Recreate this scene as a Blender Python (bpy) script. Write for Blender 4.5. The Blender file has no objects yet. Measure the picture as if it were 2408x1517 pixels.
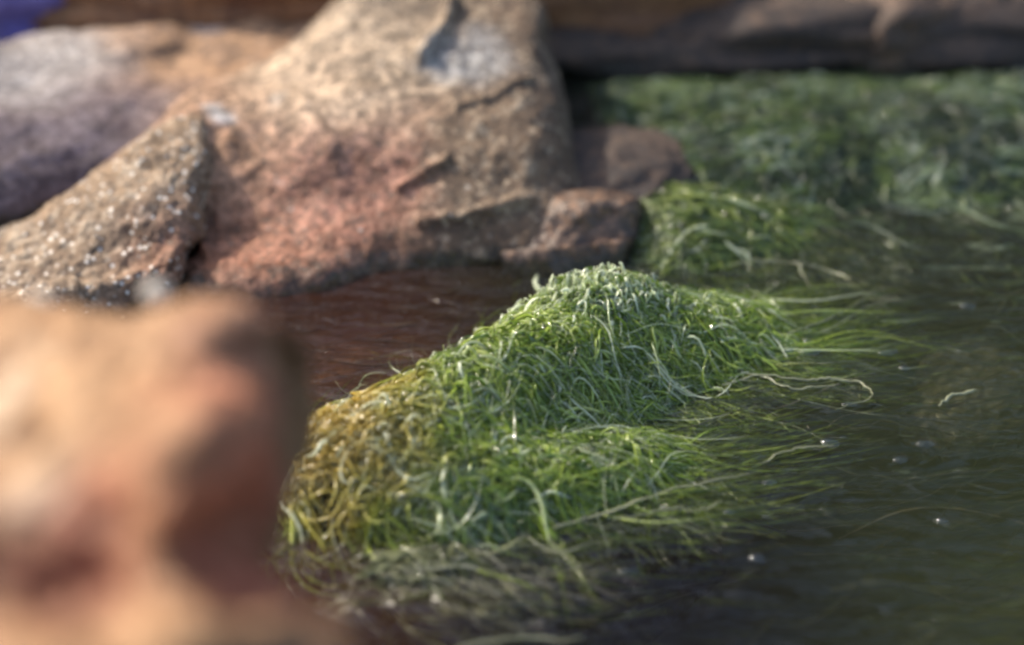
import bpy, math, random
import numpy as np
from mathutils import noise, Vector
R = math.radians
S = bpy.context.scene
C = S.collection
rng = np.random.default_rng(11)
random.seed(11)

# ---------------------------------------------------------------- camera, sky, sun, exposure
PITCH, LENS, FOCUS = 33.0, 55.0, 0.735
CAM = np.array([0.0, -0.671, 0.436])
cd = bpy.data.cameras.new('camera'); co = bpy.data.objects.new('camera', cd); C.objects.link(co)
co.location = CAM; co.rotation_euler = (R(90 - PITCH), 0, 0)
cd.lens = LENS; cd.sensor_width = 36; cd.clip_start = 0.01; cd.clip_end = 200
cd.dof.use_dof = True; cd.dof.focus_distance = FOCUS; cd.dof.aperture_fstop = 2.3
S.camera = co
SUN = np.array([-0.66, 0.38, 0.66]); SUN /= np.linalg.norm(SUN)
w = bpy.data.worlds.new('World'); S.world = w; w.use_nodes = True
sky = w.node_tree.nodes.new('ShaderNodeTexSky'); sky.sky_type = 'NISHITA'; sky.sun_disc = False; sky.dust_density = 3.5; sky.ozone_density = .6
sky.sun_elevation = math.asin(SUN[2]); sky.sun_rotation = math.atan2(SUN[0], SUN[1])
bg = w.node_tree.nodes['Background']; bg.inputs['Strength'].default_value = 0.15
w.node_tree.links.new(sky.outputs[0], bg.inputs[0])
sd = bpy.data.lights.new('sun', 'SUN'); so = bpy.data.objects.new('sun', sd); C.objects.link(so)
sd.energy = 2.9; sd.angle = R(2); sd.color = (1.0, 0.91, 0.78)
so.rotation_euler = Vector(-SUN).to_track_quat('-Z', 'Y').to_euler()
S.view_settings.view_transform = 'Standard'; S.view_settings.look = 'None'
S.view_settings.exposure = 1.18; S.view_settings.gamma = 1.0
S.render.engine = 'CYCLES'
S.cycles.use_denoising = True; S.cycles.sample_clamp_indirect = 4.0
S.cycles.max_bounces = 8; S.cycles.transparent_max_bounces = 16; S.cycles.caustics_reflective = False
S.cycles.caustics_refractive = False; S.cycles.filter_width = 2.8

# ---------------------------------------------------------------- helpers
_p = R(PITCH)
FW = np.array([0, math.cos(_p), -math.sin(_p)]); UP = np.array([0, math.sin(_p), math.cos(_p)]); RT = np.array([1.0, 0, 0])
PW, PH = 2408.0, 1517.0
def ray(px, py):
    return FW * LENS + RT * ((px / PW - .5) * 36) + UP * ((.5 - py / PH) * 36 * PH / PW)
def PY(px, py, y):                       # the place at world y that the photograph shows at px, py
    d = ray(px, py); return CAM + d * ((y - CAM[1]) / d[1])
def PZ(px, py, z=0.0):                   # the place at height z
    d = ray(px, py); return CAM + d * ((z - CAM[2]) / d[2])
def pix(P):
    q = np.asarray(P) - CAM; f = q @ FW
    return (q @ RT / f * LENS / 36 + .5) * PW, (.5 - q @ UP / f * LENS / (36 * PH / PW)) * PH

def tag(o, label=None, cat=None, group=None, kind=None):
    if label: o['label'] = label
    if cat: o['category'] = cat
    if group: o['group'] = group
    if kind: o['kind'] = kind
    return o
def mesh_obj(name, V, F, mat, parent=None, smooth=True, attrs=None):
    V = np.asarray(V, dtype=np.float32); F = np.asarray(F, dtype=np.int32)
    me = bpy.data.meshes.new(name)
    me.vertices.add(len(V)); me.vertices.foreach_set('co', V.ravel())
    n = F.shape[1]
    me.loops.add(F.size); me.loops.foreach_set('vertex_index', F.ravel())
    me.polygons.add(len(F)); me.polygons.foreach_set('loop_start', np.arange(len(F), dtype=np.int32) * n)
    me.polygons.foreach_set('loop_total', np.full(len(F), n, dtype=np.int32))
    me.update(calc_edges=True)
    if smooth: me.polygons.foreach_set('use_smooth', np.ones(len(F), dtype=bool))
    for k, a in (attrs or {}).items():
        at = me.attributes.new(k, 'FLOAT', 'POINT'); at.data.foreach_set('value', np.asarray(a, dtype=np.float32))
    me.materials.append(mat)
    o = bpy.data.objects.new(name, me); C.objects.link(o)
    if parent is not None: o.parent = parent
    return o
def empty(name, loc):
    o = bpy.data.objects.new(name, None); C.objects.link(o); o.location = loc; o.empty_display_size = .02
    return o
def grid_faces(nr, nc):
    i = np.arange(nr * nc).reshape(nr, nc)
    return np.stack([i[:-1, :-1], i[1:, :-1], i[1:, 1:], i[:-1, 1:]], -1).reshape(-1, 4)
def fbm(P, scale, octv=4, seed=0.0, rough=.5):
    out = np.empty(len(P))
    off = Vector((seed * 7.3, seed * 3.1, seed * 5.7))
    for k, p in enumerate(P):
        v = Vector(p) * scale + off; a = 1.0; s = 0.0
        for _ in range(octv):
            s += a * noise.noise(v); v = v * 2.03; a *= rough
        out[k] = s
    return out
def cr(P, n):                             # Catmull-Rom through the rows of P
    P = np.asarray(P, float); m = len(P)
    E = np.concatenate([2 * P[:1] - P[1:2], P, 2 * P[-1:] - P[-2:-1]])
    t = np.linspace(0, m - 1, n); i = np.minimum(t.astype(int), m - 2); f = (t - i).reshape((-1,) + (1,) * (P.ndim - 1))
    a, b, c, d = E[i], E[i + 1], E[i + 2], E[i + 3]
    return .5 * (2 * b + (c - a) * f + (2 * a - 5 * b + 4 * c - d) * f**2 + (3 * b - a - 3 * c + d) * f**3)
def normals(G):
    du = np.gradient(G, axis=1); dv = np.gradient(G, axis=0)
    n = np.cross(du, dv); n /= np.linalg.norm(n, axis=-1, keepdims=True) + 1e-12
    return n
def loft(rows, nr, nc, facet=0.0, nseed=40, amp=(.006, .002), sc=(18, 70), seed=1, cracks=(), flip=1):
    G = cr(np.asarray(rows, float), nr); G = np.swapaxes(cr(np.swapaxes(G, 0, 1), nc), 0, 1)
    N = normals(G) * flip
    r = np.random.default_rng(seed)
    if facet:
        a = r.integers(0, nr, nseed); b = r.integers(0, nc, nseed)
        sp = G[a, b]; sn = N[a, b] + r.normal(0, .16, (nseed, 3)); sn /= np.linalg.norm(sn, axis=1, keepdims=True)
        flat = G.reshape(-1, 3)
        wob = np.stack([fbm(flat, 30, 2, seed + 9 + k) for k in range(3)], 1) * .008
        d = np.linalg.norm((flat + wob)[:, None] - sp[None], axis=2)
        j = np.argsort(d, axis=1)[:, :2]
        k = j[:, 0]
        h1 = np.einsum('ij,ij->i', sp[j[:, 0]] - flat, sn[j[:, 0]]); h2 = np.einsum('ij,ij->i', sp[j[:, 1]] - flat, sn[j[:, 1]])
        d1, d2 = np.take_along_axis(d, j, 1).T
        m = np.clip((d2 - d1) / .006, 0, 1) * .5 + .5
        h = np.clip(h1 * m + h2 * (1 - m), -.012, .012)
        G = G + (N * (h.reshape(nr, nc, 1) * facet))
    flat = G.reshape(-1, 3)
    disp = fbm(flat, sc[0], 4, seed) * amp[0] + fbm(flat, sc[1], 3, seed + 3) * amp[1]
    if cracks:
        X, Y = pix(flat)
        for pts, wd, dep in cracks:
            pts = np.asarray(pts, float); best = np.full(len(flat), 1e9)
            jx = fbm(flat, 90, 2, seed + 5) * 9
            for q0, q1 in zip(pts[:-1], pts[1:]):
                e = q1 - q0; t = np.clip(((X - q0[0]) * e[0] + (Y - q0[1]) * e[1]) / (e @ e), 0, 1)
                best = np.minimum(best, np.hypot(X + jx - q0[0] - t * e[0], Y + jx - q0[1] - t * e[1]))
            disp = disp - dep * np.exp(-(best / wd) ** 2)
    G = G + N * disp.reshape(nr, nc, 1)
    return G
def rock(name, rows, nr, nc, mat, label, cat='rock', group=None, parent=None, **k):
    G = loft(rows, nr, nc, **k)
    o = mesh_obj(name, G.reshape(-1, 3), grid_faces(nr, nc), mat, parent)
    if parent is None: tag(o, label, cat, group)
    return o
def ellrock(name, cpos, rad, rot, mat, label, cat='stone', group=None, seed=1, amp=.18, n=48, parent=None, flat=2.4):
    th = np.linspace(0, math.pi, n); ph = np.linspace(0, 2 * math.pi, 2 * n)
    T, Pp = np.meshgrid(th, ph, indexing='ij')
    D = np.stack([np.sin(T) * np.cos(Pp), np.sin(T) * np.sin(Pp), np.cos(T)], -1)
    q = np.sum(np.abs(D) ** flat, -1, keepdims=True) ** (-1 / flat)
    U = (D * q).reshape(-1, 3)
    s = 1 + amp * fbm(D.reshape(-1, 3), 1.3, 4, seed) + amp * .4 * fbm(D.reshape(-1, 3), 4, 3, seed + 2)
    V = U * s[:, None] * np.asarray(rad)
    c, sn = math.cos(rot), math.sin(rot)
    V = np.stack([V[:, 0] * c - V[:, 1] * sn, V[:, 0] * sn + V[:, 1] * c, V[:, 2]], 1) + (np.asarray(cpos) if parent is None else 0)
    if parent is not None: V = V + np.asarray(cpos) - np.array(parent.location)
    o = mesh_obj(name, V, grid_faces(n, 2 * n), mat, parent)
    if label and parent is None: tag(o, label, cat, group)
    return o

# ---------------------------------------------------------------- materials
class NT:
    def __init__(s, name):
        s.m = bpy.data.materials.new(name); s.m.use_nodes = True; s.t = s.m.node_tree; s.t.nodes.clear()
        s.out = s.t.nodes.new('ShaderNodeOutputMaterial')
    def n(s, kind, **inp):
        nd = s.t.nodes.new('ShaderNode' + kind)
        for k, v in inp.items():
            if k.startswith('p_'): setattr(nd, k[2:], v)
        for k, v in inp.items():
            if k.startswith('p_'): continue
            key = int(k[1:]) if k[0] == 'i' and k[1:].isdigit() else k.replace('_', ' ')
            s.set(nd.inputs[key], v)
        return nd
    def set(s, sock, v):
        if isinstance(v, bpy.types.NodeSocket): s.t.links.new(v, sock)
        elif isinstance(v, bpy.types.Node): s.t.links.new(v.outputs[0], sock)
        else:
            if isinstance(v, tuple) and len(v) == 3 and sock.type == 'RGBA': v = v + (1,)
            sock.default_value = v
    def noise(s, scale, vec=None, detail=5, rough=.55, dist=0.0):
        nd = s.n('TexNoise', Scale=scale, Detail=detail, Roughness=rough, Distortion=dist)
        if vec is not None: s.set(nd.inputs['Vector'], vec)
        return nd.outputs['Fac']
    def ramp(s, v, a, b):                  # 0 at a, 1 at b, smooth
        nd = s.n('MapRange', Value=v); nd.interpolation_type = 'SMOOTHSTEP'
        nd.inputs['From Min'].default_value = a; nd.inputs['From Max'].default_value = b
        return nd.outputs[0]
    def mix(s, f, a, b):
        nd = s.t.nodes.new('ShaderNodeMix'); nd.data_type = 'RGBA'
        s.set(nd.inputs[0], f); s.set(nd.inputs[6], a); s.set(nd.inputs[7], b)
        return nd.outputs[2]
    def math(s, op, a, b=0.0):
        nd = s.n('Math', p_operation=op); s.set(nd.inputs[0], a); s.set(nd.inputs[1], b)
        return nd.outputs[0]
    def pos(s): return s.n('NewGeometry').outputs['Position']
    def near(s, pos, c, r0, r1):           # 1 close to world point c, 0 beyond r1
        nd = s.n('VectorMath', p_operation='DISTANCE'); s.set(nd.inputs[0], pos); nd.inputs[1].default_value = c
        return s.ramp(nd.outputs['Value'], r1, r0)
    def stretch(s, pos, rot, scale):
        nd = s.n('Mapping'); s.set(nd.inputs['Vector'], pos); nd.inputs['Rotation'].default_value = rot; nd.inputs['Scale'].default_value = scale
        return nd.outputs[0]
    def bump(s, h, strength, dist):
        nd = s.n('Bump'); nd.inputs['Strength'].default_value = strength; nd.inputs['Distance'].default_value = dist; s.set(nd.inputs['Height'], h)
        return nd.outputs[0]
    def surf(s, sh): s.set(s.out.inputs['Surface'], sh); return s.m

def rock_mat(name, base, dark, pale, rust=None, leak_patch_pts=(), speck=0.0, speckscale=420, rough=.75, bumpd=.002, pale_lo=.52, pale_hi=.7, fine=160, stain=None):
    t = NT(name); p = t.pos()
    big = t.noise(14, p, 6, .6, .6); med = t.noise(48, p, 7, .65, .8); fin = t.noise(fine, p, 5, .7)
    col = t.mix(t.ramp(big, .35, .65), dark, base)
    col = t.mix(t.math('MULTIPLY', t.ramp(med, pale_lo, pale_hi), .85), col, pale)
    blo = t.noise(150, p, 4, .6, 1.2)
    col = t.mix(t.math('MULTIPLY', t.ramp(blo, .54, .64), .8), col, pale)
    col = t.mix(t.math('MULTIPLY', t.ramp(blo, .46, .32), .6), col, dark)
    for c, r0, r1, cc, k in leak_patch_pts:  # local tints: painted light leak and shade, plus natural colour patches
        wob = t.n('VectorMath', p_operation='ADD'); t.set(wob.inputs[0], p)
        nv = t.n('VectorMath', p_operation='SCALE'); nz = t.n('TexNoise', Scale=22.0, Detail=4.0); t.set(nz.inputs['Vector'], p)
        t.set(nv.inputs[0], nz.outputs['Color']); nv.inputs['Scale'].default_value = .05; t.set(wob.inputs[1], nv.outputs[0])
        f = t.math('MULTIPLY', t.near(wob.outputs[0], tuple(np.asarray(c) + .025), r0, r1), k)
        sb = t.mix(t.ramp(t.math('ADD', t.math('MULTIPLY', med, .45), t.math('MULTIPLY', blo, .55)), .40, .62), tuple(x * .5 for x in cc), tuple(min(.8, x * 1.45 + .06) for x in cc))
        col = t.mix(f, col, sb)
    col = t.mix(t.math('MULTIPLY', t.ramp(fin, .62, .36), .55), col, tuple(x * .45 for x in dark))
    if speck:
        v = t.n('TexVoronoi', Scale=float(speckscale)); t.set(v.inputs['Vector'], p)
        sel = t.n('SeparateColor'); t.set(sel.inputs[0], v.outputs['Color'])
        f = t.math('MULTIPLY', t.ramp(sel.outputs[0], 1 - speck, 1 - speck + .05), t.ramp(v.outputs['Distance'], .5, .3))
        col = t.mix(f, col, (.75, .70, .62))
        f2 = t.math('MULTIPLY', t.ramp(sel.outputs[1], .82, .86), t.ramp(v.outputs['Distance'], .5, .3))
        col = t.mix(f2, col, (.06, .045, .035))
        rg = t.mix(f, (rough,) * 3, (.25,) * 3)
    else:
        rg = rough
    zz = t.n('SeparateXYZ'); t.set(zz.inputs[0], p)
    wet = t.ramp(t.math('ADD', zz.outputs[2], t.math('MULTIPLY', t.math('SUBTRACT', med, .5), .022)), .0095, .0045)
    col = t.mix(t.math('MULTIPLY', wet, .8), col, t.mix(.75, col, (.018, .02, .012)))
    rg = t.mix(wet, rg if speck else (rough,) * 3, (.14,) * 3)
    h = t.math('ADD', t.math('MULTIPLY', med, 1.0), t.math('MULTIPLY', fin, .45))
    if speck: h = t.math('ADD', h, t.math('MULTIPLY', v.outputs['Distance'], -.25))
    b = t.n('BsdfPrincipled', Base_Color=col, Roughness=rg, Normal=t.bump(h, .8, bumpd))
    b.inputs['Specular IOR Level'].default_value = .4
    return t.surf(b)

def algae_mat(name, cols, gold=None, goldpt=None, goldr=(.03, .09), pale=(.80, .85, .66), rough=.18, patch=0.0, trans=.42):
    t = NT(name)
    a = t.n('Attribute', p_attribute_name='rnd').outputs['Fac']; s = t.n('Attribute', p_attribute_name='along').outputs['Fac']
    pl = t.n('Attribute', p_attribute_name='pale').outputs['Fac']
    cr_ = t.n('ValToRGB'); t.set(cr_.inputs[0], a); e = cr_.color_ramp.elements
    e[0].position = 0; e[0].color = cols[0] + (1,); e[1].position = 1; e[1].color = cols[-1] + (1,)
    for k, c in enumerate(cols[1:-1]): el = e.new((k + 1) / (len(cols) - 1)); el.color = c + (1,)
    col = cr_.outputs[0]
    p = t.pos()
    if gold:
        nz = t.noise(40, p, 3)
        nd = t.n('VectorMath', p_operation='DISTANCE'); t.set(nd.inputs[0], p); nd.inputs[1].default_value = goldpt
        d = t.math('ADD', nd.outputs['Value'], t.math('MULTIPLY', t.math('SUBTRACT', nz, .5), .06))
        f = t.ramp(d, goldr[1], goldr[0])
        g = t.mix(a, tuple(x * .55 for x in gold), tuple(x * 1.3 for x in gold))
        col = t.mix(f, col, g)
    col = t.mix(pl, col, pale)
    if patch:
        pn = t.noise(20, p, 3)
        col = t.mix(t.math('MULTIPLY', t.ramp(pn, .50, .40), patch), col, (.02, .03, .014)); col = t.mix(t.math('MULTIPLY', t.ramp(pn, .54, .66), patch * .5), col, (.26, .33, .16))
    b = t.n('BsdfPrincipled', Base_Color=col, Roughness=rough)
    b.inputs['Specular IOR Level'].default_value = .85
    b.inputs['Coat Weight'].default_value = 1.0; b.inputs['Coat Roughness'].default_value = .06
    tr = t.n('BsdfTranslucent', Color=col)
    mx = t.n('MixShader', i0=trans, i1=b.outputs[0], i2=tr.outputs[0])
    return t.surf(mx)

def px3(px, py, y): return tuple(PY(px, py, y))
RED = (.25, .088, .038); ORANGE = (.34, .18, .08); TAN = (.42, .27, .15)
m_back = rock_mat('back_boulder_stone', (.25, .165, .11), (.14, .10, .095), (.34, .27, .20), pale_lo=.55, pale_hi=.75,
                  leak_patch_pts=[(px3(560, 130, .25), .05, .13, (.30, .155, .06), .85), (px3(60, 380, .13), .05, .15, (.085, .058, .075), .85), (px3(40, 110, .24), .03, .09, (.29, .275, .26), .7), (px3(495, 50, .3), .004, .02, (.7, .66, .6), .8)])  # orange tint paints the light leak, dark purple the hollow's shade
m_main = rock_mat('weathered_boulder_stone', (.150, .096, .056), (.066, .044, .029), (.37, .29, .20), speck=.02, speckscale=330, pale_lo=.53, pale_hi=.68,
                  leak_patch_pts=[(px3(640, 500, .11), .06, .12, RED, .95), (px3(560, 230, .14), .04, .11, (.34, .19, .10), .7), (px3(800, 420, .10), .02, .07, (.22, .085, .05), .7), (px3(800, 150, .18), .03, .09, (.42, .31, .20), .75), (px3(520, 255, .14), .001, .014, (.66, .62, .56), .9), (px3(640, 220, .15), .001, .014, (.6, .54, .46), .7), (px3(1110, 140, .17), .012, .04, (.36, .36, .35), .7)])  # red and orange tints paint the light leak; pale patches are natural
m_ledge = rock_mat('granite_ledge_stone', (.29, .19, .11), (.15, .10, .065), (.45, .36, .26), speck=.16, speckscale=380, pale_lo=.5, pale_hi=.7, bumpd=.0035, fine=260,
                   leak_patch_pts=[(px3(430, 640, .03), .015, .05, (.24, .09, .045), .8)])  # reddish foot takes the light leak into the stone colour
m_block = rock_mat('brown_block_stone', (.12, .075, .05), (.055, .04, .033), (.25, .14, .08), speck=.03, speckscale=320, pale_lo=.54, pale_hi=.7, rough=.5)
m_front = rock_mat('leak_tinted_foreground_stone', (.36, .205, .10), (.26, .135, .065), (.44, .31, .19), pale_lo=.56, pale_hi=.85, fine=60, bumpd=.004,
                   leak_patch_pts=[(px3(610, 1180, -.355), .025, .06, (.40, .095, .038), .8), (px3(210, 1370, -.38), .010, .035, (.22, .05, .02), .9),
                            (px3(580, 850, -.32), .015, .04, (.32, .12, .06), .6), (px3(20, 900, -.32), .004, .022, (.46, .35, .23), .6), (px3(90, 1200, -.365), .004, .020, (.48, .36, .24), .6)])  # orange base and red tint stand in for the light leak
m_bank = rock_mat('brown_bank_stone', (.12, .075, .048), (.045, .036, .033), (.25, .14, .075), pale_lo=.55, pale_hi=.72)
m_dark = rock_mat('dark_brown_stone', (.075, .052, .038), (.035, .027, .024), (.15, .09, .055), pale_lo=.54, pale_hi=.7)
m_orangebank = rock_mat('orange_bank_stone', (.24, .11, .045), (.14, .065, .035), (.32, .17, .08), pale_lo=.56, pale_hi=.75)  # orange-brown all over
m_leakblue = rock_mat('leak_blue_stone', (.17, .14, .42), (.10, .085, .26), (.24, .2, .42))  # blue-purple light leak put into a stone colour
m_wet = rock_mat('wet_dark_stone', (.045, .045, .028), (.02, .022, .016), (.08, .08, .05), rough=.3)
m_sub = rock_mat('pale_submerged_stone', (.26, .27, .2), (.17, .18, .13), (.38, .38, .3))

GREENS = [(.05, .095, .016), (.14, .23, .026), (.26, .38, .040), (.40, .52, .075), (.58, .65, .24)]
clump_c = PZ(790, 1060, .015)
m_alg = algae_mat('wet_green_algae', GREENS, (.60, .47, .11), tuple(clump_c), (.02, .070))  # golden left tip carries the light leak in the algae colour
m_alg_far = algae_mat('bank_algae', [(.022, .045, .013), (.065, .11, .024), (.14, .21, .042), (.28, .36, .10)], patch=.6, rough=.3, pale=(.42, .5, .42))
m_alg_sub = algae_mat('streaming_algae', [(.012, .016, .008), (.04, .05, .02), (.08, .09, .035), (.16, .16, .07)], (.065, .036, .018), tuple(PZ(800, 900, 0)), (.05, .13), rough=.4, pale=(.4, .38, .28))
m_alg_knob = algae_mat('duller_algae', [(.025, .05, .016), (.08, .13, .022), (.16, .23, .035), (.32, .38, .07)], rough=.3)
m_alg_front = algae_mat('faded_algae', [(.05, .065, .022), (.12, .14, .045), (.22, .24, .09), (.36, .37, .2)], rough=.3, pale=(.5, .5, .4))

def bed_mat():
    t = NT('stream_bed'); p = t.pos()
    st = t.stretch(p, (0, 0, R(-14)), (6, 32, 10)); n1 = t.noise(1.6, st, 6, .6, .5); n2 = t.noise(9, p, 5, .6); n3 = t.noise(120, p, 4)
    col = t.mix(t.ramp(n1, .38, .62), (.022, .017, .018), (.10, .085, .045))
    col = t.mix(t.math('MULTIPLY', t.ramp(n2, .5, .68), .7), col, (.07, .11, .045))
    gr = t.near(p, tuple(PZ(2500, 1250, -.05)), .05, .32)
    col = t.mix(t.math('MULTIPLY', gr, .75), col, (.075, .12, .06))
    rd = t.near(p, tuple(PZ(640, 780, -.05)), .06, .17)
    col = t.mix(rd, col, (.14, .05, .03))  # bed reddened to stand in for the light leak
    rd = t.near(p, tuple(PZ(780, 1420, -.05)), .03, .12)
    col = t.mix(rd, col, (.20, .05, .03))  # same leak tint painted beside the foreground rock
    z = t.n('SeparateXYZ'); t.set(z.inputs[0], p)
    col = t.mix(t.ramp(z.outputs[2], .0, .03), col, t.mix(t.ramp(n2, .4, .65), (.045, .031, .024), (.15, .09, .05)))
    b = t.n('BsdfPrincipled', Base_Color=col, Roughness=.7, Normal=t.bump(t.math('ADD', n2, t.math('MULTIPLY', n3, .2)), .7, .006))
    return t.surf(b)
def water_mat():
    t = NT('dark_stream_water'); p = t.pos()
    st = t.stretch(p, (0, 0, R(-10)), (9, 30, 10)); r1 = t.noise(2.6, st, 3, .5, .8); r2 = t.noise(30, p, 2, .5, .4)
    nb = t.bump(t.math('ADD', r1, t.math('MULTIPLY', r2, .15)), .8, .009)
    fr = t.n('Fresnel', IOR=1.33, Normal=nb)
    gl = t.n('BsdfGlossy', Color=(1.0, 1.0, 1.0), Roughness=.06, Normal=nb)
    tr0 = t.n('BsdfTransparent', Color=(.95, .95, .92)); rdw = t.math('ADD', t.near(p, tuple(PZ(700, 760, 0)), .03, .16), t.near(p, tuple(PZ(760, 1420, 0)), .02, .10)); df = t.n('BsdfDiffuse', Color=t.mix(t.near(p, tuple(PZ(2500, 1000, 0)), .03, .24), t.mix(t.math('MULTIPLY', t.near(p, tuple(PZ(1500, 1290, 0)), .05, .15), .9), t.mix(rdw, (.046, .054, .032), (.12, .047, .026)), (.016, .012, .018)), (.065, .085, .040))); tr = t.n('MixShader', i0=.15, i1=tr0.outputs[0], i2=df.outputs[0])  # rdw paints the red light leak into the water colour
    mx = t.n('MixShader', i0=fr.outputs[0], i1=tr.outputs[0], i2=gl.outputs[0])
    va = t.n('VolumeAbsorption', Color=(.72, .66, .42)); va.inputs['Density'].default_value = 15
    t.set(t.out.inputs['Volume'], va.outputs[0])
    return t.surf(mx)
def bubble_mat():
    t = NT('bubble_film')
    lw = t.n('LayerWeight', Blend=.5)
    gl = t.n('BsdfGlossy', Color=(.9, .95, .95), Roughness=.05)
    tr = t.n('BsdfTransparent', Color=(.96, .97, .96))
    f = t.math('ADD', t.math('MULTIPLY', t.math('POWER', lw.outputs['Facing'], 3.5), .8), .045)
    return t.surf(t.n('MixShader', i0=f, i1=tr.outputs[0], i2=gl.outputs[0]))
m_bed, m_water, m_bub = bed_mat(), water_mat(), bubble_mat()

# ---------------------------------------------------------------- ground and water
def axis(lo, hi, a, b, n):
    inner = np.linspace(a, b, n)
    lo_s = a - np.geomspace(.02, a - lo, 26)[::-1]; hi_s = b + np.geomspace(.02, hi - b, 26)
    return np.concatenate([lo_s, inner, hi_s])
def sstep(x, a, b):
    t = np.clip((x - a) / (b - a), 0, 1); return t * t * (3 - 2 * t)
def ground_h(x, y):
    z = -.075 + .05 * sstep(-x, .02, .3) * 0
    z = z + .055 * np.exp(-(((x + .12) / .14) ** 2 + ((y - .02) / .08) ** 2))
    z = z + .32 * sstep(y - .03 * sstep(x, .1, .5), .235, .60) + 2.3 * sstep(y, .55, 2.6) + .25 * sstep(-x, .32, 1.2)  # tall slope out of view added to darken the water's reflection
    return z
gx = axis(-40, 40, -.55, .6, 120); gy = axis(-40, 40, -.4, .7, 120)
X, Y = np.meshgrid(gx, gy); Z = ground_h(X, Y)
fl = np.stack([X.ravel(), Y.ravel(), Z.ravel()], 1)
fl[:, 2] += fbm(fl * [1, 1, 0], 16, 4, 2) * .010
tag(mesh_obj('ground', fl, grid_faces(len(gy), len(gx))[:, ::-1], m_bed), kind='structure')
# water body: a closed slab whose top ripples slightly
wx = axis(-5, 5, -.5, .6, 90); wy = axis(-5, 2.2, -.4, .6, 80)
X, Y = np.meshgrid(wx, wy); top = np.stack([X.ravel(), Y.ravel(), np.zeros(X.size)], 1)
top[:, 2] = fbm(top * [9, 22, 1], 1, 3, 4) * .0009
nb_ = len(wx) * len(wy); bot = top.copy(); bot[:, 2] = -1.0
F = grid_faces(len(wy), len(wx)); idx = np.arange(nb_).reshape(len(wy), len(wx))
loop = np.concatenate([idx[0, :], idx[1:, -1], idx[-1, -2::-1], idx[-2:0:-1, 0]]); nx = np.roll(loop, -1)
side = np.stack([loop, loop + nb_, nx + nb_, nx], 1)
tag(mesh_obj('water', np.concatenate([top, bot]), np.concatenate([F[:, ::-1], F + nb_, side]), m_water), kind='structure')

# ---------------------------------------------------------------- rocks
def under(P, dz=-.09): return [(x, y, dz) for x, y, z in P]
def col(px_py_y, back, front=(0, -.012, -.08)):
    pts = [PY(*q) for q in px_py_y]
    f, l = pts[0], pts[-1]
    return [f + np.array([0, back, -.02 - f[2]]), f + np.array([0, back * .45, -.012])] + pts + [np.array([l[0], l[1] + front[1], front[2]])]

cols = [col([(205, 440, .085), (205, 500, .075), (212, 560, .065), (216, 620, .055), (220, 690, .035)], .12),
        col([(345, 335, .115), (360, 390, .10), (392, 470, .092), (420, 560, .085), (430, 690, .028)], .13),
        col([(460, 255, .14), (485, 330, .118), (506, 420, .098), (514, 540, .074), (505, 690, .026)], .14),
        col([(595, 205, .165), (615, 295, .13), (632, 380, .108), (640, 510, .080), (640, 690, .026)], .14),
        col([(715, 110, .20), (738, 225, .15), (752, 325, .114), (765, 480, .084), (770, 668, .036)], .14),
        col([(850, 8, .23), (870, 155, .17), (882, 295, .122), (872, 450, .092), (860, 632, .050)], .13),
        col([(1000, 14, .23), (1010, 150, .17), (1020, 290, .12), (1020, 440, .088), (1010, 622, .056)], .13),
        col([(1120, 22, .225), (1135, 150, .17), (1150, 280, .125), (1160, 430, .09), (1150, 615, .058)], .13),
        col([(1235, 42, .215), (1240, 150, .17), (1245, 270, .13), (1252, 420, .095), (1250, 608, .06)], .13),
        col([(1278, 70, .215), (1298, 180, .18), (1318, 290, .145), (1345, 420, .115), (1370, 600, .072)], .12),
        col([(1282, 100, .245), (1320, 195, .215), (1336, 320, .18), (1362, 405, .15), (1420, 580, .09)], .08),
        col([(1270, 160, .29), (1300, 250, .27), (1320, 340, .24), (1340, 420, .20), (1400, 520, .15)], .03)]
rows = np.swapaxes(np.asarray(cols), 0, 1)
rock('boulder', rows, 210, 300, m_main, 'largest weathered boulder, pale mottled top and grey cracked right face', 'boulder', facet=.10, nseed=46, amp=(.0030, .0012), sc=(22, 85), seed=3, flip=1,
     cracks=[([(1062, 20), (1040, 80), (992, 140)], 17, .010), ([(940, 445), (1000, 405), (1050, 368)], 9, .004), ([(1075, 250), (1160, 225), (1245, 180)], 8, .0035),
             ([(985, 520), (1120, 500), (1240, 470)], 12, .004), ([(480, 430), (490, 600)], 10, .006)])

def row(pts): return [PY(*q) for q in pts]
def dn(p): return [(a, b + max(0, 36 - .035 * max(a, 0)), c) for a, b, c in p]
b_top = row(dn([(-520, 110, .2), (-250, 95, .23), (0, 72, .26), (280, 42, .29), (500, 33, .31), (660, 6, .32), (820, -2, .33), (950, 0, .33)]))
b2 = row(dn([(-520, 200, .16), (-250, 190, .18), (0, 165, .2), (270, 140, .23), (480, 130, .25), (640, 105, .27), (790, 90, .28), (900, 90, .29)]))
b3 = row([(-520, 330, .11), (-250, 320, .13), (0, 300, .145), (250, 270, .17), (440, 240, .19), (610, 220, .21), (760, 220, .22), (860, 220, .23)])
b4 = row([(-520, 560, .07), (-250, 540, .085), (0, 520, .1), (220, 470, .13), (400, 400, .15), (580, 380, .17), (730, 380, .18), (830, 380, .19)])
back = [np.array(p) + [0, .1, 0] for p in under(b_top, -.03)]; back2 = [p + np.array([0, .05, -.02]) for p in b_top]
rock('boulder', [back, back2, b_top, b2, b3, b4, under(b4)], 130, 170, m_back, 'smooth rounded boulder behind the ridge, pale grey top and purplish shaded hollow', 'boulder', amp=(.005, .001), sc=(14, 60), seed=8, facet=.15, nseed=30)

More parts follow.
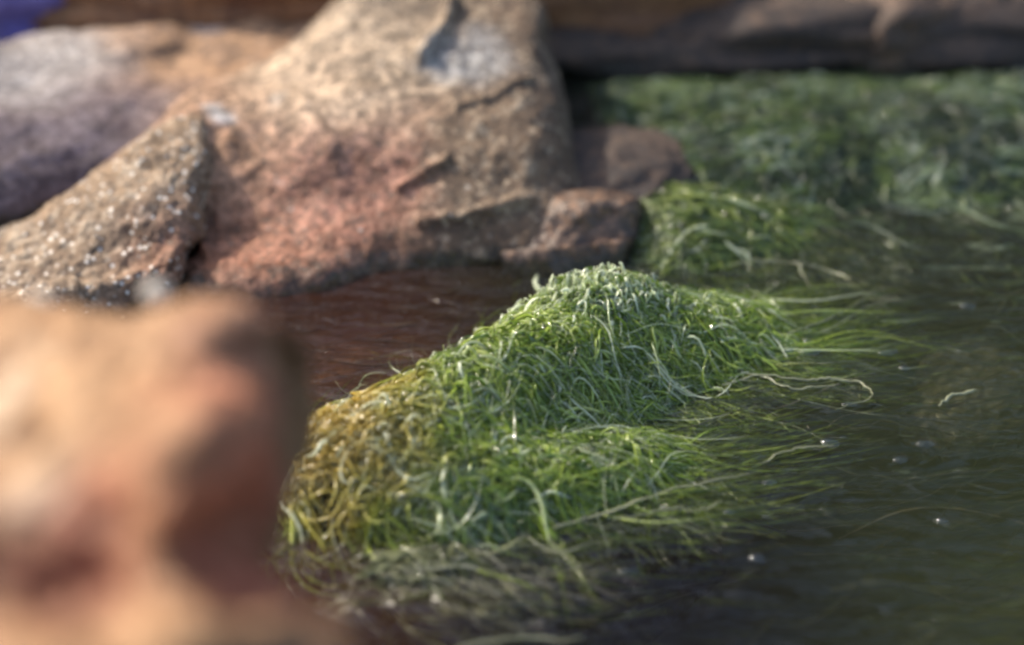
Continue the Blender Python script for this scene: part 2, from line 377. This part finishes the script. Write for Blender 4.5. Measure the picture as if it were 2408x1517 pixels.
cl = [col([(-420, 640, .03), (-420, 670, .02), (-420, 700, .012), (-420, 730, .0), (-420, 770, -.02)], .1),
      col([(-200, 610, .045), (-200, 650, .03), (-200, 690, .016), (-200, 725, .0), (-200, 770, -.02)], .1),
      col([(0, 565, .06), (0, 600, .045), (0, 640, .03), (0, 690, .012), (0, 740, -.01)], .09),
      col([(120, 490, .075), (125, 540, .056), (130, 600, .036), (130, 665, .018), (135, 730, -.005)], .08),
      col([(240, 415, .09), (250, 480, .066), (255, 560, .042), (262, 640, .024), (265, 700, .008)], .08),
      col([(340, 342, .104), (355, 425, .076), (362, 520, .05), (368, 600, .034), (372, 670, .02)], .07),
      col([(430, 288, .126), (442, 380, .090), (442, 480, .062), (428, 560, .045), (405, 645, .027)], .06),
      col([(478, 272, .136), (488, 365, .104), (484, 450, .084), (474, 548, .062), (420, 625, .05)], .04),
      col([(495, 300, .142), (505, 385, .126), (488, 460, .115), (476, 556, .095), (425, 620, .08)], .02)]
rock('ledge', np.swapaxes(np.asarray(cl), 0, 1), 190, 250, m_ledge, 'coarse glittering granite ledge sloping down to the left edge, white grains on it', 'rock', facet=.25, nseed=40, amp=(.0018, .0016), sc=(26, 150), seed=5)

cb = [col([(1180, 520, .085), (1180, 550, .075), (1180, 575, .066), (1180, 600, .06), (1180, 625, .05)], .05),
      col([(1285, 480, .09), (1285, 510, .075), (1290, 550, .066), (1290, 580, .058), (1290, 620, .05)], .06),
      col([(1350, 462, .1), (1352, 478, .078), (1355, 530, .07), (1355, 575, .062), (1355, 610, .055)], .06),
      col([(1420, 457, .105), (1424, 472, .08), (1428, 520, .074), (1425, 570, .066), (1420, 605, .058)], .06),
      col([(1484, 458, .11), (1492, 472, .086), (1494, 515, .08), (1490, 560, .072), (1480, 595, .062)], .06),
      col([(1497, 460, .14), (1502, 474, .125), (1502, 515, .11), (1498, 560, .1), (1490, 590, .09)], .03)]
rock('rock_block', np.swapaxes(np.asarray(cb), 0, 1), 110, 130, m_block, 'dark brown squared block at the foot of the largest boulder, sharp vertical right edge', 'rock', facet=.3, nseed=18, amp=(.0018, .0010), sc=(36, 140), seed=6)

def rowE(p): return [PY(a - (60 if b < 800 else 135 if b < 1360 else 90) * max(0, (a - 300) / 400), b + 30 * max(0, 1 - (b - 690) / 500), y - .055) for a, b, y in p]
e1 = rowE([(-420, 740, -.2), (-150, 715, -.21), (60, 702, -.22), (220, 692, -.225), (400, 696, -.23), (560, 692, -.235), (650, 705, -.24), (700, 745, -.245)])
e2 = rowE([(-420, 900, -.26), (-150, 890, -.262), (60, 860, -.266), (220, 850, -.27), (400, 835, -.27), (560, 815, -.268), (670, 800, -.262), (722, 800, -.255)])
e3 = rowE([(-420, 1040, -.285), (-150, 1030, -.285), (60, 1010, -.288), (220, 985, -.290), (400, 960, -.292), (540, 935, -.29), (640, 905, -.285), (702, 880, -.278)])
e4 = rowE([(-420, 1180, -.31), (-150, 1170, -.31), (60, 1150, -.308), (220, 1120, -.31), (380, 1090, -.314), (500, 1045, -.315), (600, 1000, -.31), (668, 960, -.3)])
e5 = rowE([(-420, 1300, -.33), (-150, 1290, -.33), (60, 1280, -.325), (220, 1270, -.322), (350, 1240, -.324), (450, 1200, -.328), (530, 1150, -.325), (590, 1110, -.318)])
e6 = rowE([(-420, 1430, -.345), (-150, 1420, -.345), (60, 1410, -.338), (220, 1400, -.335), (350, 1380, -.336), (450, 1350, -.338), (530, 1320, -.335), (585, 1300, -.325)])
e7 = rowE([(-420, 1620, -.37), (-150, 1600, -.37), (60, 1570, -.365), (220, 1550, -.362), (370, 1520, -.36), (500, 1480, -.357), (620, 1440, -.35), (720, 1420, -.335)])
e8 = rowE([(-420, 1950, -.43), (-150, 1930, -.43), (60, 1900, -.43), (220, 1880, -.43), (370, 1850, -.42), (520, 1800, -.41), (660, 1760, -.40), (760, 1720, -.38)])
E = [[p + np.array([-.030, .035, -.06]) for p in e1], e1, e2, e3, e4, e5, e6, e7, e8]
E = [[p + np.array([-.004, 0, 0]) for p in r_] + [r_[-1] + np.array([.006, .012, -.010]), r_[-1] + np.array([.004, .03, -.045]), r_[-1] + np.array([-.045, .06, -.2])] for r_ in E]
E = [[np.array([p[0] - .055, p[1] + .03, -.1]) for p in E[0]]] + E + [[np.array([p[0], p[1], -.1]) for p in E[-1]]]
rock('foreground_rock', E, 150, 170, m_front, 'big blurred rock tinted orange by a painted light leak, closest to the camera, filling the lower left corner', 'rock', amp=(.009, .002), sc=(24, 70), seed=12, facet=.2, nseed=40)

# the brown stones of the far bank and an orange-brown rock and the blue light-leak stand-in behind
def stone(px, py, y, rad, rot, mat, label, seed, name='bank_stone', cat='stone', group='stones of the far bank', dz=0, **k):
    if y is None:
        ys = np.linspace(.15, 2.5, 2000); pts = np.array([PY(px, py, q) for q in ys])
        hit = pts[:, 2] < np.array([ground_h(p[0], p[1]) for p in pts]) + .004
        y = ys[np.argmax(hit)] + .04
    return ellrock(name, PY(px, py, y - .05) + [0, 0, dz], rad, rot, mat, label, cat, group, seed, **k)
stone(2160, 30, None, (.065, .05, .045), .3, m_bank, 'orange brown stone at the top of the bank, squarish, near the upper right', 21, flat=4, dz=-.012)
stone(2390, 90, None, (.05, .05, .05), .5, m_bank, 'brown stone at the right end of the bank above the algae mats', 23, dz=-.025)
stone(1960, 25, None, (.24, .05, .035), .06, m_dark, 'long low dark brown rock along the top of the far bank, behind the algae mats', 36, name='back_rock', cat='rock', group=None, dz=-.016, amp=.3)
stone(900, -20, None, (.26, .06, .05), .05, m_orangebank, 'orange brown rock wall showing as a strip above the boulders', 26, name='back_rock', cat='rock', group=None)
stone(40, 10, None, (.10, .05, .05), .05, m_leakblue, 'blue rock standing in for a light leak over the boulders in the top left corner', 27, name='back_rock', cat='rock', group=None)  # rock added only to carry the blue of the light leak
stone(1430, 385, .20, (.055, .05, .022), .1, m_dark, 'dark stone standing in for the dark recess between the largest boulder and the yellow green algae mat', 28, dz=-.012)  # stone added where there is only a dark recess
ellrock('submerged_stone', PZ(2290, 940, -.040), (.030, .050, .016), -.5, m_sub, 'pale flat stone lying under the water near the right edge', 'stone', None, 31)

m_quartz = rock_mat('pale_quartz', (.62, .58, .5), (.5, .45, .38), (.72, .7, .64))
for a, b, y, r_, lab in [(368, 690, -.262, .0042, 'blurred white pebble on the back rim of the closest rock, right of the other one'), (88, 722, -.270, .0050, 'blurred white pebble on the back rim of the closest rock, near the left edge')]:
    ellrock('pebble', PY(a, b, y), (r_, r_, r_ * .8), .3, m_quartz, lab, 'pebble', 'white pebbles on the closest rock', int(a), n=20)
# ---------------------------------------------------------------- algae strands
FLOW = math.atan2(.30, .95)
def strands(root, theta, length, hfun, seg=14, rad=.0010, off=(.0, .005), curl=.9, freq=(1, 2.5), zamp=.003, floor=None, flat=.22, taper=.08, align=0.0, pale_p=.05, r=rng, bundle=0):
    n = len(root); s = np.linspace(0, 1, seg)
    L = np.broadcast_to(length, (n,)); th0 = np.broadcast_to(theta, (n,))
    f = r.uniform(*freq, n); ph = r.uniform(0, 6.28, n); A = curl * r.uniform(.3, 1.2, n); drift = r.normal(0, .5 * curl, n)
    bp = np.ones(n)
    if bundle:                             # wet strands lie together in locks
        k = r.integers(0, bundle, n); lead = r.integers(0, n, bundle)[k]
        root = root[lead] + r.normal(0, .0021, (n, 2)) * [1, .8]
        th0 = th0[lead] + r.normal(0, .16, n); f = f[lead] * r.uniform(.9, 1.1, n); ph = ph[lead] + r.normal(0, .35, n); A = A[lead] * r.uniform(.7, 1.2, n); drift = drift[lead] + r.normal(0, .15, n)
        bp = r.uniform(0, 1, bundle)[k]
    th = th0[:, None] + A[:, None] * np.sin(6.28 * f[:, None] * s + ph[:, None]) + drift[:, None] * s
    th = th * (1 - align * s) + FLOW * align * s
    st = (L / (seg - 1))[:, None]
    x = root[:, :1] + np.concatenate([np.zeros((n, 1)), np.cumsum(np.cos(th[:, :-1]) * st, 1)], 1)
    y = root[:, 1:2] + np.concatenate([np.zeros((n, 1)), np.cumsum(np.sin(th[:, :-1]) * st, 1)], 1)
    o = r.uniform(off[0], off[1], n)[:, None]
    z = hfun(x, y) + o + (zamp * r.uniform(.2, 1.3, n))[:, None] * np.sin(6.28 * r.uniform(.5, 2, n)[:, None] * s + r.uniform(0, 6.28, n)[:, None])
    if floor is not None: z = np.maximum(z, r.uniform(floor[0], floor[1], n)[:, None])
    P = np.stack([x, y, z], -1)
    rr = rad * r.uniform(.55, 1.35, n)[:, None] * (1 - (1 - taper) * s ** 1.8) * (.55 + .45 * np.minimum(1, s * 6))
    return P, rr, np.clip(.6 * bp + .4 * r.uniform(0, 1, n), 0, 1) if bundle else r.uniform(0, 1, n), ((.5 * bp + .5 * r.uniform(0, 1, n) if bundle else r.uniform(0, 1, n)) < (pale_p * 1.6 if bundle else pale_p)) * r.uniform(.4, 1, n), flat
def tubes(P, rr, flat=.45, K=5, r=rng):
    n, m, _ = P.shape
    T = np.gradient(P, axis=1); T /= np.linalg.norm(T, axis=-1, keepdims=True) + 1e-12
    up = np.array([0.05, 0.02, 1.0]); U = np.cross(T, up); U /= np.linalg.norm(U, axis=-1, keepdims=True) + 1e-9
    W = np.cross(U, T)
    tw = r.uniform(0, 3.14, (n, 1)) + r.normal(0, 1.2, (n, 1)) * np.linspace(0, 1, m)
    a = np.arange(K) * 2 * math.pi / K
    cu = np.cos(a); cw = np.sin(a) * flat
    c, s_ = np.cos(tw)[..., None], np.sin(tw)[..., None]
    uu = c * cu - s_ * cw; ww = s_ * cu + c * cw
    V = P[:, :, None] + rr[:, :, None, None] * (uu[..., None] * U[:, :, None] + ww[..., None] * W[:, :, None])
    base = (np.arange(n) * m * K)[:, None, None]; i = np.arange(m - 1)[None, :, None] * K; k = np.arange(K)[None, None]; k2 = (k + 1) % K
    F = np.stack([base + i + k, base + i + k2, base + i + K + k2, base + i + K + k], -1).reshape(-1, 4)
    return V.reshape(-1, 3), F
def strand_obj(name, parts, mat, parent=None, label=None, cat=None, group=None, kind=None, K=5):
    Vs, Fs, a1, a2, a3, n0 = [], [], [], [], [], 0
    for P, rr, rnd, pale, flat in parts:
        V, F = tubes(P, rr, flat, K); Vs.append(V); Fs.append(F + n0); n0 += len(V)
        n, m, _ = P.shape
        a1.append(np.repeat(rnd, m * K)); a2.append(np.repeat(pale, m * K)); a3.append(np.tile(np.repeat(np.linspace(0, 1, m), K), n))
    V = np.concatenate(Vs)
    if parent is not None: V = V - np.array(parent.location)
    o = mesh_obj(name, V, np.concatenate(Fs), mat, parent, attrs={'rnd': np.concatenate(a1), 'pale': np.concatenate(a2), 'along': np.concatenate(a3)})
    return tag(o, label, cat, group, kind)

def lobes(L, base):
    def h(x, y):
        z = np.zeros(np.shape(x))
        for cx, cy, ax, ay, rot, H in L:
            c, s = math.cos(rot), math.sin(rot)
            u = ((x - cx) * c + (y - cy) * s) / ax; v = (-(x - cx) * s + (y - cy) * c) / ay
            z = z + (max(H - base, 1e-4) * np.exp(-(u * u + v * v) ** 1.15)) ** 3.5
        return base + z ** (1 / 3.5)
    return h
def lobe(px, py, z, ax, ay, rot, H=None): q = PZ(px, py, z); return (q[0], q[1], ax, ay, rot, H if H is not None else z)
def hmesh(name, h, x0, x1, y0, y1, n, mat, parent, namp=.002, seed=1, drop=.003):
    X, Y = np.meshgrid(np.linspace(x0, x1, n), np.linspace(y0, y1, n)); Z = h(X, Y); Z = Z - drop - .11 * (1 - sstep(Z + .02, .0005, .010))
    V = np.stack([X.ravel(), Y.ravel(), Z.ravel()], 1); V[:, 2] += fbm(V, 60, 3, seed) * namp
    return mesh_obj(name, V - np.array(parent.location), grid_faces(n, n)[:, ::-1], mat, parent)
def scatter(n, h, box, zmin, wfun=None):
    out = np.zeros((0, 2))
    while len(out) < n:
        q = np.stack([rng.uniform(box[0], box[1], 4 * n), rng.uniform(box[2], box[3], 4 * n)], 1)
        q = q[h(q[:, 0], q[:, 1]) > zmin]; out = np.concatenate([out, q[~((q[:, 0] < -.07) & (q[:, 1] < -.150))]])
    return out[:n]

# main clump
main_L = [lobe(860, 1040, .020, .052, .040, .2, .022), lobe(1080, 940, .022, .062, .042, .5, .026), lobe(1270, 835, .026, .066, .037, .5, .029),
          lobe(1390, 720, .026, .056, .031, .3, .028), lobe(1560, 800, .004, .070, .040, .4, .010), lobe(1290, 1140, .0, .075, .030, .36, .006), lobe(1040, 1150, .006, .05, .030, .25, .010)]
mh = lobes(main_L, -.02)
clump = empty('algae_clump', PZ(1200, 950, 0))
tag(clump, 'bright green wet algae clump in sharp focus on a half sunken stone', 'algae')
hmesh('stone', mh, -.2, .2, -.26, .12, 130, m_wet, clump, seed=4)
BOX = (-.17, .17, -.22, .08)
parts = []
rt = scatter(3400, mh, BOX, -.003); parts.append(strands(rt, FLOW - .25 + rng.normal(0, .9, len(rt)), rng.uniform(.03, .075, len(rt)), mh, 20, .00098, (.0, .009), .85, (.5, 1.7), .0035, (-.012, .0), pale_p=.10, bundle=330, align=.25))
rt = scatter(3000, mh, BOX, -.010); parts.append(strands(rt, FLOW + rng.normal(0, .28, len(rt)), rng.uniform(.04, .11, len(rt)), mh, 20, .0007, (.0, .004), .4, (.6, 1.8), .002, (-.016, -.001), align=.7, pale_p=.06, bundle=260))
rt = scatter(1100, mh, BOX, .002); parts.append(strands(rt, rng.uniform(-3.1, 3.1, len(rt)), rng.uniform(.02, .05, len(rt)), mh, 16, .0008, (.003, .011), 1.15, (.7, 1.7), .005, (-.01, .0), pale_p=.22))
rt = scatter(4200, mh, BOX, -.004); parts.append(strands(rt, FLOW - .1 + rng.normal(0, .7, len(rt)), rng.uniform(.025, .07, len(rt)), mh, 16, .00042, (.002, .012), .8, (.6, 2.0), .003, (-.012, .0), pale_p=.22, bundle=500))
# curled crest, its highlight painted as pale strands
top_h = lambda x, y: mh(x, y)
q = PZ(1365, 685, .034); n = 700
rt = np.stack([q[0] + .004 + rng.normal(0, .020, n), q[1] + rng.normal(0, .010, n)], 1); parts.append(strands(rt, rng.uniform(-3.1, 3.1, n), rng.uniform(.01, .026, n), mh, 12, .001, (.001, .012), 2.0, (.6, 1.6), .006, None, pale_p=1.0))
# frayed edge of pale filaments along the upper rim
for ppx, ppy in [(960, 850), (1060, 800), (1150, 765), (1230, 720), (820, 910)]:
    q = PZ(ppx, ppy, .03); n = 230
    rt = np.stack([q[0] + rng.normal(0, .014, n), q[1] + rng.normal(0, .008, n)], 1)
    parts.append(strands(rt, FLOW + rng.normal(0, .7, n), rng.uniform(.015, .05, n), mh, 14, .0005, (.002, .009), .8, (.6, 1.6), .002, (-.01, 0), pale_p=.7))
# long tresses trailing off to the right
for ppx, ppy, nn, ln in [(1500, 780, 260, .11), (1600, 830, 300, .12), (1640, 740, 200, .09), (1760, 800, 90, .07), (1250, 1120, 320, .10), (1150, 1180, 260, .10), (1050, 1190, 90, .09)]:
    q = PZ(ppx, ppy, 0)
    rt = np.stack([q[0] + rng.normal(0, .018, nn), q[1] + rng.normal(0, .010, nn)], 1)
    parts.append(strands(rt, FLOW - .1 + rng.normal(0, .25, nn), rng.uniform(.4, 1, nn) * ln, mh, 20, .00050, (.0, .003), .55, (.5, 1.6), .002, (-.010, .0015), align=.3, pale_p=.12))
so_ = strand_obj('fronds', parts, m_alg, clump, kind='stuff')
# bleached single strands lying on the clump
def line_strand(name, pts, lift, rad, mat, parent=None, pale=.9, hf=mh, zmin=.0008, rnd=.8, label=None, cat=None, group=None, wob=.0006):
    W = []
    for a, b in pts:
        z = .0
        for _ in range(12):
            qq = PZ(a, b, z); z = .5 * z + .5 * max(float(hf(np.array(qq[0]), np.array(qq[1]))) + lift, zmin)
        W.append(PZ(a, b, z))
    P = cr(np.asarray(W), max(18, 7 * len(W)))[None]
    m = P.shape[1]
    P = P + np.cumsum(rng.normal(0, 1, P.shape), 1) * wob * .35
    rr = np.full((1, m), rad) * (1 - .6 * np.abs(np.linspace(-1, 1, m)) ** 3) * (1 + .25 * np.sin(np.linspace(0, 14, m) + rng.uniform(0, 6)))
    loc = W[0]
    o = strand_obj(name, [(P if parent is not None else P - loc, rr, np.array([rnd]), np.array([pale]), .55)], mat, parent, label, cat, group)
    if parent is None: o.location = loc
    return o
for pts, rd_ in [([(990, 905), (1040, 925), (1085, 948), (1108, 980), (1125, 1020), (1145, 1050), (1165, 1080)], .0016),
              ([(910, 960), (870, 962), (838, 975), (800, 1005), (785, 1040)], .0015), ([(868, 1085), (872, 1120), (880, 1150), (900, 1165), (930, 1168)], .0016),
              ([(1110, 1112), (1150, 1100), (1200, 1102), (1250, 1100), (1310, 1116)], .0013), ([(1395, 842), (1375, 870), (1378, 900), (1390, 930)], .0012),
              ([(1180, 890), (1215, 860), (1290, 835), (1340, 790)], .0009), ([(930, 1110), (925, 1150), (935, 1180), (920, 1220)], .0012),
              ([(1030, 1130), (1000, 1150), (960, 1165)], .0012), ([(1290, 775), (1350, 770), (1400, 780), (1430, 770)], .0013), ([(1480, 895), (1540, 880), (1600, 872)], .0013),
              ([(1000, 1070), (1025, 1100), (1030, 1130)], .0011), ([(1300, 880), (1312, 910), (1310, 950)], .0014), ([(1265, 640), (1258, 665), (1272, 690)], .0013), ([(1355, 650), (1350, 690), (1360, 730)], .0016), ([(1420, 650), (1424, 690), (1410, 730)], .0015)]:
    line_strand('pale_strand', pts, .006, rd_, m_alg, clump)

# the faded tuft in front
fl_L = [lobe(980, 1330, .0, .050, .026, .25, .0)]; fh = lobes(fl_L, -.02)
tuft = empty('algae_tuft', PZ(980, 1330, 0)); tag(tuft, 'faded blurred algae tuft in front of the bright clump, curled pale edge', 'algae')
hmesh('stone', fh, -.13, .03, -.26, -.13, 60, m_wet, tuft, seed=6)
fp = []
rt = scatter(300, fh, (-.13, .03, -.26, -.13), -.008)
fp.append(strands(rt, FLOW - .25 + rng.normal(0, .5, len(rt)), rng.uniform(.03, .08, len(rt)), fh, 18, .0007, (-.003, .005), .7, (.6, 1.6), .002, (-.008, .0), pale_p=.3))
strand_obj('fronds', fp, m_alg_front, tuft, kind='stuff')

# green stone at the right foot of the block
gh_L = [lobe(1600, 490, .012, .05, .06, .0, .013), lobe(1740, 520, .004, .06, .05, .0, .006)]; gh = lobes(gh_L, -.02)
knob = empty('mossy_stone', PZ(1640, 520, 0)); tag(knob, 'low stone under green algae beside the dark brown block, yellow green crest', 'stone')
hmesh('stone', gh, -.02 + .05, .34, -.05, .27, 70, m_wet, knob, seed=8)
gp = []
bx = (.05, .32, -.03, .26)
rt = scatter(1700, gh, bx, -.010); gp.append(strands(rt, FLOW - .5 + rng.normal(0, .6, len(rt)), rng.uniform(.02, .07, len(rt)), gh, 14, .0009, (0, .004), .7, (.6, 1.8), .0015, (-.014, -.001), pale_p=.05))
strand_obj('fronds', gp, m_alg_knob, knob, kind='stuff')

# algae mats of the far bank
def mat_thing(label, L, box, count, seed, pp=.12, ln=(.03, .09)):
    h = lobes(L, -.02)
    e = empty('algae_mat', (0.5 * (box[0] + box[1]), .5 * (box[2] + box[3]), 0)); tag(e, label, 'algae', 'algae mats along the far bank')
    hmesh('stone', h, *box, 70, m_wet, e, seed=seed)
    rt = scatter(int(count * 3.2), h, box, -.014)
    nz = fbm(np.concatenate([rt * [1, 1.8], np.zeros((len(rt), 1))], 1), 16, 3, seed)
    rt = rt[nz > rng.uniform(-.4, .4, len(rt)) + .7 * (1 - sstep(h(rt[:, 0], rt[:, 1]) + .02, .004, .022))]
    strand_obj('fronds', [strands(rt, FLOW + .1 + rng.normal(0, .6, len(rt)), rng.uniform(*ln, len(rt)), h, 12, .0008, (0, .006), 1.0, (.6, 2.0), .0025, (-.007, .0015), align=.25, pale_p=pp * 1.5)], m_alg_far, e, kind='stuff', K=4)
def ybox(px0, px1, py0, py1): a = PZ(px0, py1, 0); b = PZ(px1, py0, 0); return (PZ(px0, py0, 0)[0] if px0 < 1204 else a[0], b[0], a[1], b[1])
mat_thing('dim green algae mat behind the right side of the largest boulder', [lobe(1480, 290, .0, .14, .07, .0, .008), lobe(1780, 270, .0, .16, .065, .1, .010)], (.05, .46, .12, .46), 1900, 41)
mat_thing('yellow green algae mat in the middle of the far shore', [lobe(1700, 370, .0, .10, .07, .1, .008), lobe(1900, 350, .0, .12, .08, .2, .012)], (.05, .42, .02, .33), 2000, 42)
mat_thing('pale tipped algae mat at the right end of the far shore', [lobe(2180, 310, .0, .12, .07, .25, .012), lobe(2420, 290, .0, .12, .08, .2, .014), lobe(2300, 400, .0, .12, .06, .2, .004)], (.18, .66, .02, .46), 2600, 43, pp=.25)

# submerged and drifting filaments all through the water
n = 4600
rt = np.stack([rng.uniform(-.16, .50, n), rng.uniform(-.28, .25, n)], 1)
wgt = np.exp(-((rt[:, 0] - .06) / .13) ** 2 - ((rt[:, 1] + .19) / .09) ** 2)
rt = rt[rng.uniform(0, 1, n) > .97 * wgt]
sub = [strands(rt, FLOW - .15 + rng.normal(0, .22, len(rt)), rng.uniform(.04, .14, len(rt)), lambda x, y: np.full(np.shape(x), -.03), 16, .00036, (-.02, .0285), .6, (.5, 1.6), .002, None, pale_p=.04)]
strand_obj('submerged_algae', sub, m_alg_sub, None, 'olive algae filaments drifting under the dark water on the right', 'algae', None, 'stuff', K=4)
sub = []
for a, b, sx, sy, nn in [(2050, 420, .09, .03, 900), (2350, 450, .06, .03, 500), (1700, 600, .04, .015, 400), (2150, 560, .06, .03, 200)]:
    c0 = PZ(a, b, 0)
    rt = np.stack([c0[0] - .03 + rng.normal(0, sx, nn), c0[1] + rng.normal(0, sy, nn)], 1)
    sub.append(strands(rt, FLOW - .1 + rng.normal(0, .5, nn), rng.uniform(.02, .07, nn), lambda x, y: np.full(np.shape(x), -.014), 12, .0007, (.0, .013), .9, (.5, 1.8), .0025, None, pale_p=.06))
strand_obj('submerged_algae', sub, m_alg_far, None, 'green shallow fringe of algae in front of the far mats', 'algae', None, 'stuff', K=4)
q = [(720, 800), (850, 780), (950, 760), (1000, 700), (820, 860)]
sub = []
for a, b in q:
    c0 = PZ(a, b, 0); nn = 16
    rt = np.stack([c0[0] + rng.normal(0, .03, nn), c0[1] + rng.normal(0, .012, nn)], 1)
    sub.append(strands(rt, FLOW - .1 + rng.normal(0, .15, nn), rng.uniform(.03, .09, nn), lambda x, y: np.full(np.shape(x), -.006), 12, .0005, (-.008, .006), .3, (.5, 1.5), .001, None, pale_p=.05))
strand_obj('submerged_algae', sub, m_alg_sub, None, 'few brown filaments in the reddish water between the boulder and the bright clump', 'algae', None, 'stuff', K=4)

# loose strands one can follow
flat0 = lambda x, y: np.full(np.shape(x), -.01)
G1 = 'loose strands on the water'
for pts, rd_, lab in [
    ([(1700, 905), (1780, 880), (1880, 893), (1960, 890), (2020, 888), (2052, 912), (2040, 938), (1975, 962)], .0009, 'long pale strand hooked at its right end, trailing from the bright clump'),
    ([(1700, 860), (1790, 885), (1850, 908), (1960, 905)], .0007, 'thin pale strand crossing the long hooked strand'),
    ([(1300, 1245), (1400, 1215), (1500, 1195), (1610, 1165), (1770, 1135)], .0013, 'long straight pale strand drifting below the bright clump'),
    ([(1440, 1225), (1560, 1195), (1640, 1192), (1700, 1160)], .0010, 'short pale strand beside the long straight strand under the clump'),
    ([(1830, 795), (1880, 772), (1960, 735), (2035, 690)], .0009, 'straight tan strand slanting up right of the bright clump'),
    ([(1960, 1050), (1880, 1060), (1800, 1085)], .0009, 'short tan strand ending at a bubble over the dark water'),
    ([(1700, 628), (1790, 622), (1870, 626), (1895, 650), (1910, 680)], .0010, 'pale strand bent down at its end behind the bright clump'),
    ([(1905, 625), (1970, 640), (2000, 655)], .0012, 'pale stubby scrap floating right of the bent strand'),
    ([(2210, 955), (2240, 925), (2300, 908)], .0013, 'whitish twig scrap floating above the pale submerged stone'),
    ([(1370, 1495), (1230, 1490), (1050, 1512)], .0012, 'blurred pale strand along the bottom edge')]:
    line_strand('loose_strand', pts, .0126, rd_ * .68, m_alg_front, None, .35, flat0, .0006, .7, lab, 'strand', G1, wob=.0012)

# ---------------------------------------------------------------- bubbles
def bubble_mesh():
    n, m = 9, 20; th = np.linspace(0, 1.5, n); ph = np.linspace(0, 2 * math.pi, m, endpoint=False)
    V = [(0, 0, .62)] ; F = []
    V = np.concatenate([[[math.sin(t) * math.cos(p), math.sin(t) * math.sin(p), .62 * math.cos(t)] for p in ph] for t in th])
    F = [(i * m + k, (i + 1) * m + k, (i + 1) * m + (k + 1) % m, i * m + (k + 1) % m) for i in range(n - 1) for k in range(m)]
    return V, F
V, F = bubble_mesh()
bub0 = mesh_obj('bubble', V, F, m_bub)
first = True
for a, b, r_, e_, lab in [
    (2275, 720, .0042, 1.3, 'oval bubble with a pale film below it, far right'), (1840, 803, .0055, 1.5, 'frothy bubble at the right tip of the bright clump'),
    (1905, 826, .0048, 1.7, 'long smooth bubble just right of the frothy one'), (2088, 829, .0042, 1.4, 'ring shaped bubble in the ripples right of the clump'),
    (2126, 866, .0030, 1.3, 'small ring bubble below the ring shaped one'), (1950, 1040, .0046, 1.5, 'round bubble at the end of the short tan strand'),
    (2176, 1042, .0042, 1.2, 'bright bubble under the pale submerged stone'), (2116, 1080, .0038, 1.4, 'bubble down left of the bright one under the submerged stone'),
    (1997, 950, .0036, 1.5, 'bubble held in the hook of the long strand'), (1810, 1135, .0030, 1.4, 'faint bubble at the end of the long straight strand'),
    (1525, 540, .0022, 1, 'left of two glinting bubbles on the algae by the brown block'), (1547, 541, .0024, 1, 'right of two glinting bubbles on the algae by the brown block'),
    (1285, 634, .0022, 1, 'tiny bubble at the crest of the bright clump'), (1450, 598, .0022, 1, 'tiny bubble under the brown block'),
    (1715, 1205, .0030, 1.2, 'blurred bubble below the long straight strand'), (2215, 1225, .0034, 1.1, 'blurred pale bubble in the lower right water'),
    (1480, 1340, .0034, 1.3, 'blurred bubble in the darkest water at the bottom'), (1780, 1312, .0034, 1.3, 'tan blurred speck of foam in the lower middle')]:
    o = bub0 if first else bub0.copy()
    if not first: C.objects.link(o)
    first = False
    p = PZ(a, b, .0); o.location = p + np.array([0, 0, .0004]); o.scale = (r_ * e_ * random.uniform(.7, 1.1), r_ * random.uniform(.7, 1.1), r_ * random.uniform(.5, .75)); o.rotation_euler = (0, 0, FLOW)
    tag(o, lab, 'bubble', 'bubbles floating on the water')

# froth: bubbles too alike to tell apart, crowded at the tip of the clump
for k in range(16):
    o = bub0.copy(); C.objects.link(o)
    p = PZ(1840 + random.gauss(0, 34), 806 + random.gauss(0, 14), 0); r_ = random.choice((.0011, .0015, .002, .0026))
    o.location = p + np.array([0, 0, .0004]); o.scale = (r_ * 1.1, r_, r_); o.rotation_euler = (0, 0, random.uniform(0, 3))
    tag(o, 'tiny bubble in the froth at the right tip of the bright clump', 'bubble', 'froth bubbles')
